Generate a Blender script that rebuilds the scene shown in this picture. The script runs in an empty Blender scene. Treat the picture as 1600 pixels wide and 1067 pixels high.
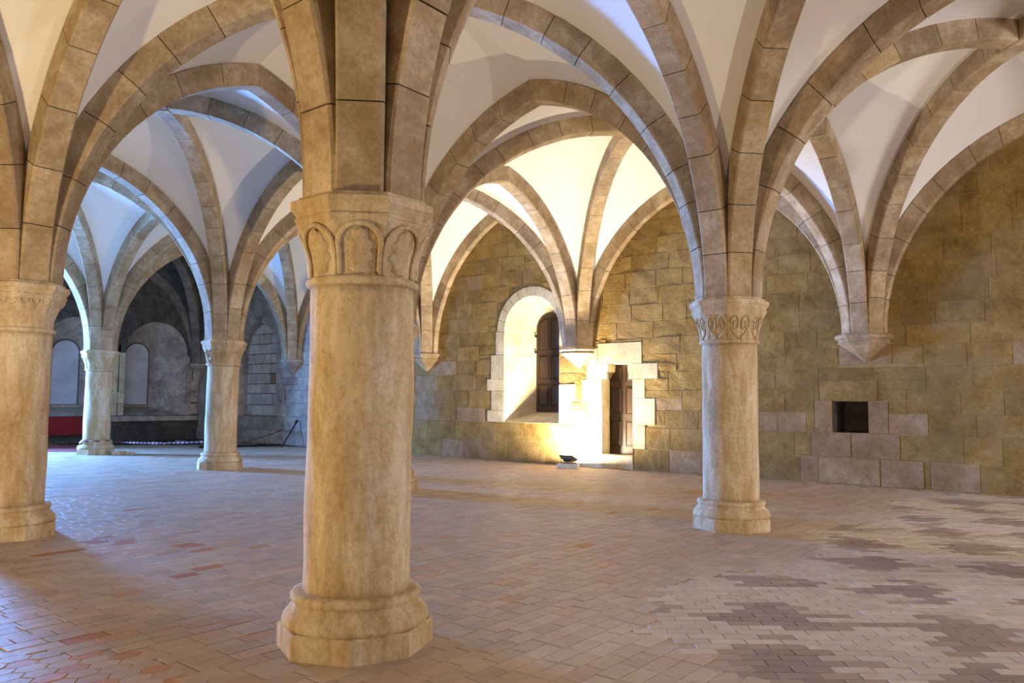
import bpy, bmesh, math, random
import numpy as np
from mathutils import Vector, Matrix
R = random.Random(7)
C = bpy.context.scene.collection
sc = bpy.context.scene
PI = math.pi

# ------------------------------------------------------------------ camera
F_PX, PITCH, ROLL, YAW = 1217.86, 0.0753838, 0.0076921, 0.897287
CAM = np.array([-3.38168, -3.98136, 1.55])
fwd = np.array([math.sin(YAW)*math.cos(PITCH), math.cos(YAW)*math.cos(PITCH), math.sin(PITCH)])
rgt0 = np.array([math.cos(YAW), -math.sin(YAW), 0.0])
up0 = np.cross(rgt0, fwd)
rgt = rgt0*math.cos(ROLL)+up0*math.sin(ROLL)
upv = -rgt0*math.sin(ROLL)+up0*math.cos(ROLL)
cd = bpy.data.cameras.new('camera')
cd.sensor_width = 36; cd.lens = F_PX/1600*36; cd.clip_start = 0.05; cd.clip_end = 200
cam = bpy.data.objects.new('camera', cd); C.objects.link(cam)
cam.matrix_world = Matrix(((rgt[0], upv[0], -fwd[0], CAM[0]), (rgt[1], upv[1], -fwd[1], CAM[1]),
                           (rgt[2], upv[2], -fwd[2], CAM[2]), (0, 0, 0, 1)))
sc.camera = cam

def px(P):
    d = np.asarray(P, float)-CAM
    z = d@fwd
    if z < 0.1: return None
    return 800+F_PX*(d@rgt)/z, 533.5-F_PX*(d@upv)/z, z
def inview(P, m=60):
    q = px(P)
    return q is not None and -m < q[0] < 1600+m and -m < q[1] < 1067+m

# ------------------------------------------------------------------ light and exposure
sc.view_settings.view_transform = 'Standard'; sc.view_settings.look = 'None'
sc.view_settings.gamma = 1; sc.view_settings.use_curve_mapping = False
sc.view_settings.exposure = -0.22
sc.cycles.diffuse_bounces = 6; sc.cycles.sample_clamp_indirect = 6
w = bpy.data.worlds.new('world'); sc.world = w; w.use_nodes = True
w.node_tree.nodes['Background'].inputs[0].default_value = (0.45, 0.62, 1.0, 1)
w.node_tree.nodes['Background'].inputs[1].default_value = 0.5

def area(name, loc, aim, sx, sy, power, col, spread=180):
    l = bpy.data.lights.new(name, 'AREA'); l.shape = 'RECTANGLE'; l.size = sx; l.size_y = sy
    l.energy = power; l.color = col; l.spread = math.radians(spread)
    o = bpy.data.objects.new(name, l); C.objects.link(o); o.location = loc
    o.rotation_euler = Vector(aim).to_track_quat('-Z', 'Y').to_euler()
    return o
# daylight through the tall window that closes the middle aisle (end wall)
area('end_window_daylight', (3.0, 23.4, 2.3), (0.05, -1, -0.03), 1.9, 2.6, 5500, (0.15, 0.385, 1.0), 115)
area('near_wall_daylight_fill', (7.6, -11.6, 2.6), (0.0, 1, 0.0), 2.2, 2.8, 420, (1.0, 0.94, 0.93), 125)  # assumed neutral daylight from behind; lamp and its wall opening are added
area('added_fill_by_near_wall', (2.6, -11.2, 0.275), (0.05, 0.75, 1), 0.16, 0.26, 480, (1.0, 0.86, 0.76))  # unseen fill lamp, added to brighten the right-hand vault
# the two floodlights on the floor (their housings are built further down)
area('floodlight_by_right_wall', (11.67, 6.33, 0.262), (0.36, 0.03, 1), 0.16, 0.26, 930, (1.0, 0.86, 0.60))
area('floodlight_by_left_wall', (-5.55, 2.3, 0.262), (0.50, 0.0, 1), 0.26, 0.16, 500, (1.0, 0.76, 0.40))

# ------------------------------------------------------------------ helpers
def setp(o, label=None, cat=None, group=None, kind=None):
    if label: o['label'] = label
    if cat: o['category'] = cat
    if group: o['group'] = group
    if kind: o['kind'] = kind
    return o
def empty(name, loc=(0, 0, 0), **k):
    o = bpy.data.objects.new(name, None); C.objects.link(o); o.location = loc; o.empty_display_size = 0.1
    return setp(o, **k)
def wloc(o):
    v = Vector((0, 0, 0))
    while o is not None:
        v = v+Vector(o.location); o = o.parent
    return v
def mk(name, V, F, mat, parent=None, smooth=False, tint=None, org=None, **k):
    """one mesh object from world-space vertices"""
    base = wloc(parent) if parent else Vector((0, 0, 0))
    o_loc = Vector(org) if org is not None else base.copy()
    V = np.asarray(V, float)-np.array(o_loc)
    me = bpy.data.meshes.new(name); me.from_pydata(V.tolist(), [], F)
    if mat: me.materials.append(mat)
    if smooth is True:
        me.polygons.foreach_set('use_smooth', [True]*len(me.polygons))
    elif smooth:
        me.polygons.foreach_set('use_smooth', [True]*len(me.polygons)); me.set_sharp_from_angle(angle=math.radians(smooth))
    if tint is not None:
        a = me.color_attributes.new('tint', 'FLOAT_COLOR', 'POINT')
        t = np.ones((len(V), 4)); t[:, :3] = tint
        a.data.foreach_set('color', t.ravel())
    me.update()
    o = bpy.data.objects.new(name, me); C.objects.link(o)
    if parent: o.parent = parent
    o.location = o_loc-base
    return setp(o, **k)
class MB:
    def __init__(s): s.V = []; s.F = []; s.T = []
    def add(s, V, F, t=None):
        n = len(s.V); s.V += [tuple(v) for v in V]; s.F += [tuple(i+n for i in f) for f in F]
        if t is not None: s.T += [t]*len(V)
    def box(s, a, b, t=None):
        (x0, y0, z0), (x1, y1, z1) = a, b
        s.add([(x0, y0, z0), (x1, y0, z0), (x1, y1, z0), (x0, y1, z0), (x0, y0, z1), (x1, y0, z1), (x1, y1, z1), (x0, y1, z1)],
              [(0, 3, 2, 1), (4, 5, 6, 7), (0, 1, 5, 4), (1, 2, 6, 5), (2, 3, 7, 6), (3, 0, 4, 7)], t)
    def out(s, name, mat, parent=None, **k):
        if s.T: k['tint'] = np.array(s.T)
        return mk(name, s.V, s.F, mat, parent, **k)
def lathe(prof, n=48, cx=0, cy=0, rfun=None, a0=0.0, a1=None, cap=True):
    V = []; F = []; full = a1 is None
    N = n if full else n+1
    for (r, z) in prof:
        for i in range(N):
            a = a0+(2*PI if full else (a1-a0))*i/n
            rr = rfun(a, r, z) if rfun else r
            V.append((cx+rr*math.cos(a), cy+rr*math.sin(a), z))
    for j in range(len(prof)-1):
        for i in range(n):
            i2 = (i+1) % N
            F.append((j*N+i, j*N+i2, (j+1)*N+i2, (j+1)*N+i))
    if cap and full:
        F.append(tuple(reversed(range(N)))); F.append(tuple((len(prof)-1)*N+i for i in range(N)))
    return V, F
def tube(pts, r, n=6, close=False):
    V = []; F = []; pts = [Vector(p) for p in pts]; m = len(pts)
    for i, p in enumerate(pts):
        t = (pts[min(i+1, m-1)]-pts[max(i-1, 0)]).normalized()
        a = t.cross(Vector((0, 0, 1)))
        if a.length < 1e-3: a = Vector((1, 0, 0))
        a.normalize(); b = t.cross(a).normalized()
        rr = r[i] if isinstance(r, (list, tuple)) else r
        for k in range(n):
            an = 2*PI*k/n
            V.append(p+a*rr*math.cos(an)+b*rr*math.sin(an))
    for i in range(m-1):
        for k in range(n):
            k2 = (k+1) % n
            F.append((i*n+k, i*n+k2, (i+1)*n+k2, (i+1)*n+k))
    F.append(tuple(reversed(range(n)))); F.append(tuple((m-1)*n+k for k in range(n)))
    return V, F

# ------------------------------------------------------------------ materials
def nodes(name, rough=0.8, spec=0.3):
    m = bpy.data.materials.new(name); m.use_nodes = True
    nt = m.node_tree; b = nt.nodes['Principled BSDF']
    b.inputs['Roughness'].default_value = rough; b.inputs['Specular IOR Level'].default_value = spec
    return m, nt, b
def N(nt, t, **k):
    n = nt.nodes.new(t)
    for a, v in k.items():
        if a in n.inputs: n.inputs[a].default_value = v
        else: setattr(n, a, v)
    return n
def ramp(nt, src, stops):
    r = nt.nodes.new('ShaderNodeValToRGB')
    e = r.color_ramp.elements
    while len(e) < len(stops): e.new(0.5)
    for x, (p, c) in zip(e, stops): x.position = p; x.color = (*c, 1)
    nt.links.new(src, r.inputs[0]); return r.outputs[0]
def mix(nt, f, a, b, mode='MIX'):
    m = nt.nodes.new('ShaderNodeMix'); m.data_type = 'RGBA'; m.blend_type = mode
    if isinstance(f, (int, float)): m.inputs[0].default_value = f
    else: nt.links.new(f, m.inputs[0])
    for s, v in ((6, a), (7, b)):
        if isinstance(v, tuple): m.inputs[s].default_value = (*v, 1)
        else: nt.links.new(v, m.inputs[s])
    return m.outputs[2]
def noise(nt, scale, detail=6, rough=0.6, stretch=None, dist=0.0):
    tc = nt.nodes.new('ShaderNodeNewGeometry'); src = tc.outputs['Position']
    if stretch:
        mp = nt.nodes.new('ShaderNodeMapping'); mp.inputs['Scale'].default_value = stretch
        nt.links.new(src, mp.inputs[0]); src = mp.outputs[0]
    n = nt.nodes.new('ShaderNodeTexNoise'); n.inputs['Scale'].default_value = scale
    n.inputs['Detail'].default_value = detail; n.inputs['Roughness'].default_value = rough
    n.inputs['Distortion'].default_value = dist
    nt.links.new(src, n.inputs['Vector']); return n.outputs['Fac']
def bump(nt, b, src, strength, dist):
    n = nt.nodes.new('ShaderNodeBump'); n.inputs['Strength'].default_value = strength; n.inputs['Distance'].default_value = dist
    nt.links.new(src, n.inputs['Height'])
    nt.links.new(n.outputs[0], b.inputs['Normal'])
def addv(nt, a, b, k=1.0):
    m = nt.nodes.new('ShaderNodeMath'); m.operation = 'MULTIPLY_ADD'
    nt.links.new(b, m.inputs[0]); m.inputs[1].default_value = k; nt.links.new(a, m.inputs[2]); return m.outputs[0]
def orand(nt):
    return nt.nodes.new('ShaderNodeObjectInfo').outputs['Random']

def stone_mat(name, c_lo, c_mid, c_hi, stain=None, bump_s=0.5, bump_d=0.01, fine=38, streak=None, vary=0.35, rough=0.85, speck=0.5, mot=0.45):
    m, nt, b = nodes(name, rough, 0.2)
    n1 = noise(nt, 2.6, 12, 0.70, streak)
    col = ramp(nt, n1, [(0.34, c_lo), (0.5, c_mid), (0.64, c_hi)])
    n2 = noise(nt, 24, 10, 0.80)
    col = mix(nt, speck, col, ramp(nt, n2, [(0.36, (0.55, 0.51, 0.46)), (0.5, (1.0, 1.0, 1.0)), (0.64, (1.34, 1.32, 1.29))]), 'MULTIPLY')
    if stain:
        n3 = noise(nt, 1.1, 12, 0.72, streak, 0.5)
        col = mix(nt, ramp(nt, n3, [(0.48, (0, 0, 0)), (0.62, (mot*1.2,)*3)]), col, stain)
        n4 = noise(nt, 3.1, 12, 0.75, streak, 0.8)
        col = mix(nt, ramp(nt, n4, [(0.52, (0, 0, 0)), (0.64, (mot,)*3)]), col, c_hi)
        n5 = noise(nt, 55, 4, 0.6)
        col = mix(nt, ramp(nt, n5, [(0.64, (0, 0, 0)), (0.74, (0.55,)*3)]), col, tuple(c*0.45 for c in c_lo))
    if vary:
        o = orand(nt)
        col = mix(nt, vary, col, ramp(nt, o, [(0.0, (0.62, 0.60, 0.58)), (0.35, (0.95, 0.91, 0.84)), (0.7, (1.1, 1.08, 1.02)), (1.0, (1.35, 1.3, 1.22))]), 'MULTIPLY')
    nt.links.new(col, b.inputs['Base Color'])
    f = noise(nt, fine, 8, 0.72)
    f = addv(nt, f, noise(nt, 7, 6, 0.65), 1.2)
    bump(nt, b, f, bump_s, bump_d)
    return m
M = {}
M['column'] = stone_mat('column_limestone', (0.43, 0.295, 0.15), (0.57, 0.445, 0.285), (0.71, 0.615, 0.47), (0.40, 0.25, 0.09), 0.7, 0.012, 45, (1.7, 1.7, 0.45), 0.0, mot=0.62)
M['rib'] = stone_mat('rib_limestone', (0.29, 0.205, 0.12), (0.40, 0.305, 0.20), (0.53, 0.43, 0.31), (0.31, 0.20, 0.085), 0.65, 0.012, 40, None, 0.4)
M['gold'] = stone_mat('golden_ashlar', (0.18, 0.105, 0.028), (0.265, 0.168, 0.048), (0.33, 0.23, 0.09), (0.24, 0.165, 0.085), 0.75, 0.022, 30, None, 0.4)
M['pale'] = stone_mat('pale_dressed_stone', (0.44, 0.36, 0.22), (0.54, 0.46, 0.31), (0.64, 0.57, 0.42), None, 0.35, 0.008, 40, None, 0.3)
M['pink'] = stone_mat('pinkish_worn_stone', (0.24, 0.155, 0.075), (0.31, 0.21, 0.115), (0.38, 0.275, 0.165), (0.22, 0.125, 0.05), 0.7, 0.018, 26, None, 0.25)
M['grey'] = stone_mat('grey_rough_stone', (0.28, 0.23, 0.19), (0.42, 0.36, 0.31), (0.54, 0.47, 0.42), (0.18, 0.145, 0.12), 0.7, 0.015, 26, None, 0.5)
M['ash'] = stone_mat('pale_grey_block', (0.46, 0.39, 0.33), (0.60, 0.53, 0.46), (0.70, 0.63, 0.56), None, 0.5, 0.012, 26, None, 0.4)
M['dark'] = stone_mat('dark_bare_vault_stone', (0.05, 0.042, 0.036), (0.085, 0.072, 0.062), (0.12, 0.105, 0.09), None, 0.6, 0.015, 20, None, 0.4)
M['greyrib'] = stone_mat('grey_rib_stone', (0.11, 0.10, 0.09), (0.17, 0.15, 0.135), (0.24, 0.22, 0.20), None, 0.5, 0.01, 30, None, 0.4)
def plain(name, col, rough=0.8, spec=0.3, metal=0.0, nz=None):
    m, nt, b = nodes(name, rough, spec); b.inputs['Metallic'].default_value = metal
    if nz:
        n = noise(nt, nz, 6, 0.6)
        nt.links.new(ramp(nt, n, [(0.3, tuple(c*0.8 for c in col)), (0.7, tuple(min(1, c*1.15) for c in col))]), b.inputs['Base Color'])
        bump(nt, b, noise(nt, nz*6, 4, 0.6), 0.2, 0.004)
    else: b.inputs['Base Color'].default_value = (*col, 1)
    return m
M['mortar'] = plain('dark_mortar_joint', (0.055, 0.038, 0.024), 0.95, 0.1)
M['wallmortar'] = plain('lime_mortar', (0.33, 0.235, 0.095), 0.95, 0.1, nz=9)
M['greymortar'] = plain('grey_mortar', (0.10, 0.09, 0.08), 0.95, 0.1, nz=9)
def plaster_mat():
    m, nt, b = nodes('white_lime_plaster', 0.92, 0.1)
    nt.links.new(ramp(nt, noise(nt, 1.1, 5, 0.55), [(0.3, (0.79, 0.765, 0.735)), (0.7, (0.825, 0.80, 0.77))]), b.inputs['Base Color'])
    bump(nt, b, addv(nt, noise(nt, 3, 4, 0.5), noise(nt, 25, 4, 0.6), 0.12), 0.25, 0.02)
    return m
M['plaster'] = plaster_mat()
M['bed'] = plain('dusty_tile_bedding', (0.36, 0.27, 0.20), 0.9, 0.2, nz=5)
M['wood'] = plain('dark_brown_painted_wood', (0.045, 0.026, 0.016), 0.38, 0.4, nz=12)
M['iron'] = plain('dark_iron', (0.03, 0.026, 0.024), 0.5, 0.5, 0.6)
M['lamp'] = plain('grey_lamp_housing', (0.05, 0.05, 0.05), 0.5, 0.4)
M['concrete'] = plain('white_concrete_block', (0.62, 0.58, 0.52), 0.9, 0.2, nz=10)
M['board'] = plain('white_boarding', (0.50, 0.50, 0.54), 0.8, 0.2, nz=1.5)
M['redboard'] = plain('red_painted_board', (0.24, 0.010, 0.014), 0.7, 0.3, nz=3)
M['redmat'] = plain('dusty_red_matting', (0.34, 0.09, 0.10), 0.9, 0.2, nz=5)
M['earth'] = plain('bare_dark_earth', (0.075, 0.05, 0.042), 0.95, 0.1, nz=7)
M['black'] = plain('black_dark_timber', (0.025, 0.02, 0.018), 0.8, 0.2, nz=8)
def glow(name, col, s):
    m, nt, b = nodes(name); b.inputs['Base Color'].default_value = (*col, 1)
    b.inputs['Emission Color'].default_value = (*col, 1); b.inputs['Emission Strength'].default_value = s
    return m
M['lens'] = plain('lamp_lens_glass', (0.85, 0.83, 0.78), 0.2, 0.5)
def tile_mat():
    m, nt, b = nodes('worn_terracotta_tile', 0.5, 0.45)
    a = nt.nodes.new('ShaderNodeVertexColor'); a.layer_name = 'tint'
    col = mix(nt, 0.5, a.outputs[0], ramp(nt, noise(nt, 6, 8, 0.7), [(0.3, (0.78, 0.74, 0.70)), (0.7, (1.2, 1.18, 1.17))]), 'MULTIPLY')
    n3 = noise(nt, 0.8, 7, 0.65, None, 0.3)
    col = mix(nt, ramp(nt, n3, [(0.5, (0, 0, 0)), (0.72, (0.45,)*3)]), col, (0.43, 0.35, 0.28))
    nt.links.new(col, b.inputs['Base Color'])
    r = N(nt, 'ShaderNodeMapRange'); nt.links.new(noise(nt, 3.5, 6, 0.7), r.inputs[0])
    r.inputs[1].default_value = 0.3; r.inputs[2].default_value = 0.7; r.inputs[3].default_value = 0.36; r.inputs[4].default_value = 0.62
    nt.links.new(r.outputs[0], b.inputs['Roughness'])
    f = addv(nt, noise(nt, 30, 5, 0.6), noise(nt, 5, 4, 0.6), 1.5)
    bump(nt, b, f, 0.35, 0.006)
    return m
M['tile'] = tile_mat()
def vc_mat(name, rough=0.5):
    m, nt, b = nodes(name, rough, 0.05)
    a = nt.nodes.new('ShaderNodeVertexColor'); a.layer_name = 'tint'
    nt.links.new(a.outputs[0], b.inputs['Base Color']); return m
M['tape'] = vc_mat('red_white_plastic_tape', 0.9)

# ------------------------------------------------------------------ plan
SX, SY, XW, ZT = 6.05, 5.876, 12.195, 2.80
XL, YE, YN = -6.14, 23.5, -11.75
ND = {}
for i in range(-1, 3):
    for j in range(-2, 5):
        ND[i, j] = [i*SX, j*SY]
        if i == 2: ND[i, j][0] = XW
        if i == -1: ND[i, j][0] = XL
        if j == 4: ND[i, j][1] = YE
ND[1, 0] = [6.0, 0.0]; ND[0, 1] = [0.03, 5.93]; ND[1, 1] = [5.86, 6.03]; ND[0, 0] = [0.008, -0.010]; ND[1, 2] = [6.2, 11.9]; ND[1, 3] = [6.33, 18.3]
ND[2, 0][1] = -0.06; ND[2, 1][1] = 6.386; ND[2, 2][1] = 11.47; ND[2, 3][1] = 17.62
NAME = {(0, 0): 'the near column', (0, 1): 'the left column', (1, 0): 'the right-hand column',
        (1, 1): 'the column behind it', (1, 2): 'the gold-edged far column', (1, 3): 'the farthest column',
        (2, 0): 'the right-hand wall corbel', (2, 1): 'the floodlit corbel', (2, 2): 'the pointed corbel',
        (2, 3): 'the dim corbel', (2, 4): 'the dark corner corbel'}
# floor plan of what is nearest the frame for supports that stand outside it
OUT = {(-1, 0): 'the left wall', (-1, 1): 'the left wall past it', (-1, 2): 'the far left wall', (0, 2): 'a column beyond the left one', (0, 3): 'a far left column',
       (0, -1): 'a column right of view', (1, -1): 'a column right of view', (2, -1): 'a corbel right of view', (-1, -1): 'the wall behind the camera'}
Z0 = ZT+0.03
R0, RW, RD = 0.39, 0.30, 0.31
ZC_EDGE, ZC_DIAG, ZC_WALL = 6.10, 6.47, 6.22

# ------------------------------------------------------------------ the big structure: floor, walls
fl = mk('floor', [(XL-1, YN-1, -0.2), (XW+1.2, YN-1, -0.2), (XW+1.2, YE+1.5, -0.2), (XL-1, YE+1.5, -0.2),
                  (XL-1, YN-1, -0.008), (XW+1.2, YN-1, -0.008), (XW+1.2, YE+1.5, -0.008), (XL-1, YE+1.5, -0.008)],
        [(0, 3, 2, 1), (4, 5, 6, 7), (0, 1, 5, 4), (1, 2, 6, 5), (2, 3, 7, 6), (3, 0, 4, 7)], M['bed'], kind='structure',
        label='worn terracotta tile floor of the vaulted hall')

def wall_faces(u0, u1, z0, z1, ops):
    """(u,z) quads of a wall with openings (ua, ub, zb, ztop(u), breaks)"""
    cuts = {u0, u1}
    for o in ops:
        cuts.update(o[4])
    cuts = sorted(c for c in cuts if u0-1e-6 <= c <= u1+1e-6)
    Q = []
    for a, b in zip(cuts, cuts[1:]):
        m = (a+b)/2
        here = sorted([o for o in ops if o[0] < m < o[1]], key=lambda o: o[2])
        lo = (z0, z0)
        for o in here:
            if o[2] > lo[0]+1e-6 or o[2] > lo[1]+1e-6: Q.append(((a, lo[0]), (b, lo[1]), (b, o[2]), (a, o[2])))
            lo = (o[3](a+1e-7), o[3](b-1e-7))
        Q.append(((a, lo[0]), (b, lo[1]), (b, z1), (a, z1)))
    return Q
def arch_open(uc, r, zb, zs):
    br = [uc-r*math.cos(PI*k/24) for k in range(25)]
    return (uc-r, uc+r, zb, lambda u: zs+math.sqrt(max(0, r*r-(u-uc)**2)), br)
def rect_open(a, b, zb, zt): return (a, b, zb, lambda u: zt, [a, b])
def step_open(cols):      # list of (a,b,zb,zt)
    return [rect_open(*c) for c in cols]
def to_right(u, z, d=0.0): return (XW+d, u, z)
def to_end(u, z, d=0.0): return (u, YE+d, z)
def wall(name, u0, u1, z1, ops, f, mat, d=0.02, **k):
    V = []; F = []
    for q in wall_faces(u0, u1, -0.05, z1, ops):
        n = len(V); V += [f(u, z, d) for u, z in q]; F.append((n, n+1, n+2, n+3))
    return mk(name, V, F, mat, kind='structure', **k)

WIN = dict(uc=7.83, r=0.86, zb=1.0, zs=3.32, d=0.80, pc=7.79, pr=0.43, pz=1.26, ps=3.40)
DOOR = [(4.93, 5.055, 0.32, 2.06), (5.055, 5.13, 0.32, 2.20), (5.13, 5.50, 0.32, 2.41), (5.50, 5.58, 0.32, 2.41), (5.58, 5.66, 0.32, 2.20), (5.66, 5.74, 0.32, 2.06)]
def door_top(u):
    pts = [(4.93, 2.06), (5.055, 2.20), (5.0551, 2.41), (5.575, 2.41), (5.5751, 2.20), (5.74, 2.06)]
    for (a, za), (b, zb) in zip(pts, pts[1:]):
        if a <= u <= b: return za+(zb-za)*(u-a)/(b-a)
    return 2.06
door_op = (4.93, 5.74, 0.32, door_top, [4.93, 5.055, 5.0551, 5.575, 5.5751, 5.74])
hole_op = rect_open(-0.07, 0.56, 0.99, 1.58)
NIC = dict(uc=19.68, r=1.1, zb=0.95, zs=3.07)
wall_r = wall('wall_right', YN, 13.0, 7.6, [arch_open(WIN['uc'], WIN['r'], WIN['zb'], WIN['zs']), door_op, hole_op], to_right, M['wallmortar'], 0.006,
              label='long golden ashlar wall with window, small door and square hole')
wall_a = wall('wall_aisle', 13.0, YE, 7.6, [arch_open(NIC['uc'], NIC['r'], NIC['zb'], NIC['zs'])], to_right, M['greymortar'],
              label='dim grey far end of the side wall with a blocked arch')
EA = dict(uc=10.58, r=1.13, zb=0.92, zs=3.14, d=1.0, pc=10.32, pr=0.46, pz=1.24, ps=3.10)
EB = dict(uc=7.90, r=1.12, zb=0.92, zs=3.10, d=1.0, pc=7.88, pr=0.47, pz=1.24, ps=3.06)
MID = dict(uc=3.0, r=1.0, zb=0.9, zs=3.0)
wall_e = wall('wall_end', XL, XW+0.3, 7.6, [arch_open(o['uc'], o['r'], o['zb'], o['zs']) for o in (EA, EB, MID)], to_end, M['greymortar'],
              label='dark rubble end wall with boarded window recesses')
wall_l = mk('wall_left', [(XL, YN, -0.05), (XL, YE, -0.05), (XL, YE, 7.6), (XL, YN, 7.6)], [(3, 2, 1, 0)], M['wallmortar'], kind='structure', label='side wall of the hall outside the view')
nq = wall_faces(XL, XW, -0.05, 7.6, [arch_open(7.6, 1.15, 1.1, 3.0)])  # opening added to go with the near-wall daylight fill
V = []; F = []
for q in nq:
    n = len(V); V += [(u, YN, z) for u, z in q]; F.append((n+3, n+2, n+1, n))
wall_n = mk('wall_near', V, F, M['wallmortar'], kind='structure', label='end wall behind the camera with one added opening for fill daylight')

# ---- stones laid in courses
def stone(mb_or, f, u0, u1, z0, z1, proud, rnd, name, mat, parent, gap=0.0035, nu=3, nz=2, rough=0.006, ch=0.006, back=0.05):
    u0 += gap; u1 -= gap; z0 += gap; z1 -= gap
    if u1-u0 < 0.03 or z1-z0 < 0.03: return
    V = []; F = []
    W_ = nu+1
    for k in range(nz+1):
        for i in range(nu+1):
            uu = u0+ch+(u1-u0-2*ch)*i/nu; zz = z0+ch+(z1-z0-2*ch)*k/nz
            V.append(f(uu+rnd.uniform(-.3, .3)*ch, zz+rnd.uniform(-.3, .3)*ch, -proud+rnd.uniform(-rough, rough)))
    for k in range(nz):
        for i in range(nu):
            a = k*W_+i; F.append((a, a+1, a+1+W_, a+W_))
    ring = [i for i in range(nu+1)]+[k*W_+nu for k in range(1, nz+1)]+[nz*W_+i for i in range(nu-1, -1, -1)]+[k*W_ for k in range(nz-1, 0, -1)]
    n0 = len(V)
    for idx in ring:
        k, i = divmod(idx, W_)
        V.append(f(u0+(u1-u0)*i/nu, z0+(z1-z0)*k/nz, -proud+ch*0.9))
    n1 = len(V)
    for idx in ring:
        k, i = divmod(idx, W_)
        V.append(f(u0+(u1-u0)*i/nu, z0+(z1-z0)*k/nz, back))
    L = len(ring)
    for a in range(L):
        b = (a+1) % L
        F.append((ring[b], ring[a], n0+a, n0+b)); F.append((n0+b, n0+a, n1+a, n1+b))
    if mb_or is not None: mb_or.add(V, F); return
    return mk(name, V, F, mat, parent, org=f((u0+u1)/2, (z0+z1)/2, 0))
def minus(r, e):
    a, b, c, d = r; p, q, s, t = e
    if q <= a or p >= b or t <= c or s >= d: return [r]
    out = []
    if s > c: out.append((a, b, c, s))
    if t < d: out.append((a, b, t, d))
    c2, d2 = max(c, s), min(d, t)
    if p > a: out.append((a, p, c2, d2))
    if q < b: out.append((q, b, c2, d2))
    return out
def arch_excl(o, th, zlo, step=0.19, frac=0.6):
    E = []; rr = o['r']+th*frac
    z = o['zs']
    E.append((o['uc']-o['r']-0.02, o['uc']+o['r']+0.02, zlo, o['zs']))
    while z < o['zs']+rr:
        h = math.sqrt(max(0, rr*rr-(max(0, z+step*0.25-o['zs']))**2))
        E.append((o['uc']-h, o['uc']+h, z, z+step)); z += step
    return E
def courses(rng, u0, u1, zs, lo, hi, excl):
    out = []
    for z0, z1 in zip(zs, zs[1:]):
        u = u0-rng.uniform(0, 0.5)
        while u < u1:
            l = rng.uniform(lo, hi)
            a, b = max(u, u0), min(u+l, u1); u += l
            if b-a < 0.08: continue
            rs = [(a, b, z0, z1)]
            for e in excl: rs = [q for r in rs for q in minus(r, e)]
            out += [r for r in rs if r[1]-r[0] > 0.07 and r[3]-r[2] > 0.06]
    return out
def ring_stones(o, th, n, f, name, mat, parent, proud=0.018, gap=0.006, back=0.06):
    for k in range(n):
        a0, a1 = PI*k/n+gap/o['r'], PI*(k+1)/n-gap/o['r']
        V = []; F = []; m = 4
        for dd in (-proud, back):
            for q in range(m+1):
                a = a0+(a1-a0)*q/m
                for rr in (o['r'], o['r']+th):
                    V.append(f(o['uc']-rr*math.cos(a), o['zs']+rr*math.sin(a), dd))
        S = 2*(m+1)
        for q in range(m):
            i = 2*q
            F += [(i, i+2, i+3, i+1), (i+1, i+3, S+i+3, S+i+1), (i+2, i, S+i, S+i+2)]
        F += [(0, 1, S+1, S), (2*m+1, 2*m, S+2*m, S+2*m+1)]
        mk(name, V, F, mat, parent, org=V[0])

def wall_top(y, j0, j1):   # height of the wall arch above a point of the wall (intrados)
    return 6.6
rng = random.Random(11)
# dressed blocks around window, door, hole and corbel: (ya, yb, za, zb, material)
J = []
for ya, yb, za, zb in [(8.69, 9.25, 1.0, 1.29), (8.69, 9.12, 1.29, 1.80), (8.69, 9.27, 1.80, 2.10), (8.69, 9.14, 2.10, 2.72), (8.69, 8.99, 2.72, 3.32),
                       (6.62, 6.97, 1.0, 1.55), (6.50, 6.97, 1.55, 1.95), (6.66, 6.97, 2.9, 3.32),
                       (5.74, 6.22, 0.32, 0.95), (5.74, 6.12, 0.95, 1.52), (5.74, 6.30, 1.52, 2.06), (5.60, 6.17, 2.06, 2.41),
                       (4.69, 5.86, 2.41, 2.90), (4.29, 5.04, 2.06, 2.41), (4.61, 4.93, 1.62, 2.06), (4.36, 4.93, 1.02, 1.62), (4.61, 4.93, 0.48, 1.02),
                       (4.93, 5.74, 0.0, 0.32), (5.74, 6.5, 0.0, 0.32), (5.86, 6.45, 2.41, 2.80)]:
    J.append((ya, yb, za, zb, 'pale'))
for ya, yb, za, zb in [(0.57, 0.90, 0.99, 1.60), (-0.42, -0.08, 0.99, 1.58), (0.25, 0.98, 0.52, 0.98), (-0.60, 0.23, 0.52, 0.98), (-0.25, 0.85, 0.02, 0.51),
                       (-0.98, -0.27, 0.02, 0.51), (-0.50, 0.41, 2.27, 2.78)]:
    J.append((ya, yb, za, zb, 'pink'))
J.append((-0.25, 0.80, 1.59, 1.98, 'gold'))
for ya, yb, za, zb, mt in J:
    stone(None, to_right, ya, yb, za, zb, 0.014, rng, 'dressed_stone', M[mt], wall_r, rough=0.002)
ring_stones(WIN, 0.24, 11, to_right, 'arch_stone', M['pale'], wall_r)
ex = [j[:4] for j in J]+arch_excl(WIN, 0.24, 1.0)+[(4.93, 5.74, 0.32, 2.06), (5.05, 5.58, 2.0, 2.41), (-0.07, 0.56, 0.99, 1.58)]
zc = [0.02, 0.50, 0.97, 1.36, 1.80, 2.22, 2.60, 2.98, 3.36, 3.74, 4.12, 4.50, 4.88, 5.26, 5.64, 6.02, 6.42]
rects = courses(rng, -4.2, 13.0, zc, 0.55, 1.05, ex)
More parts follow.
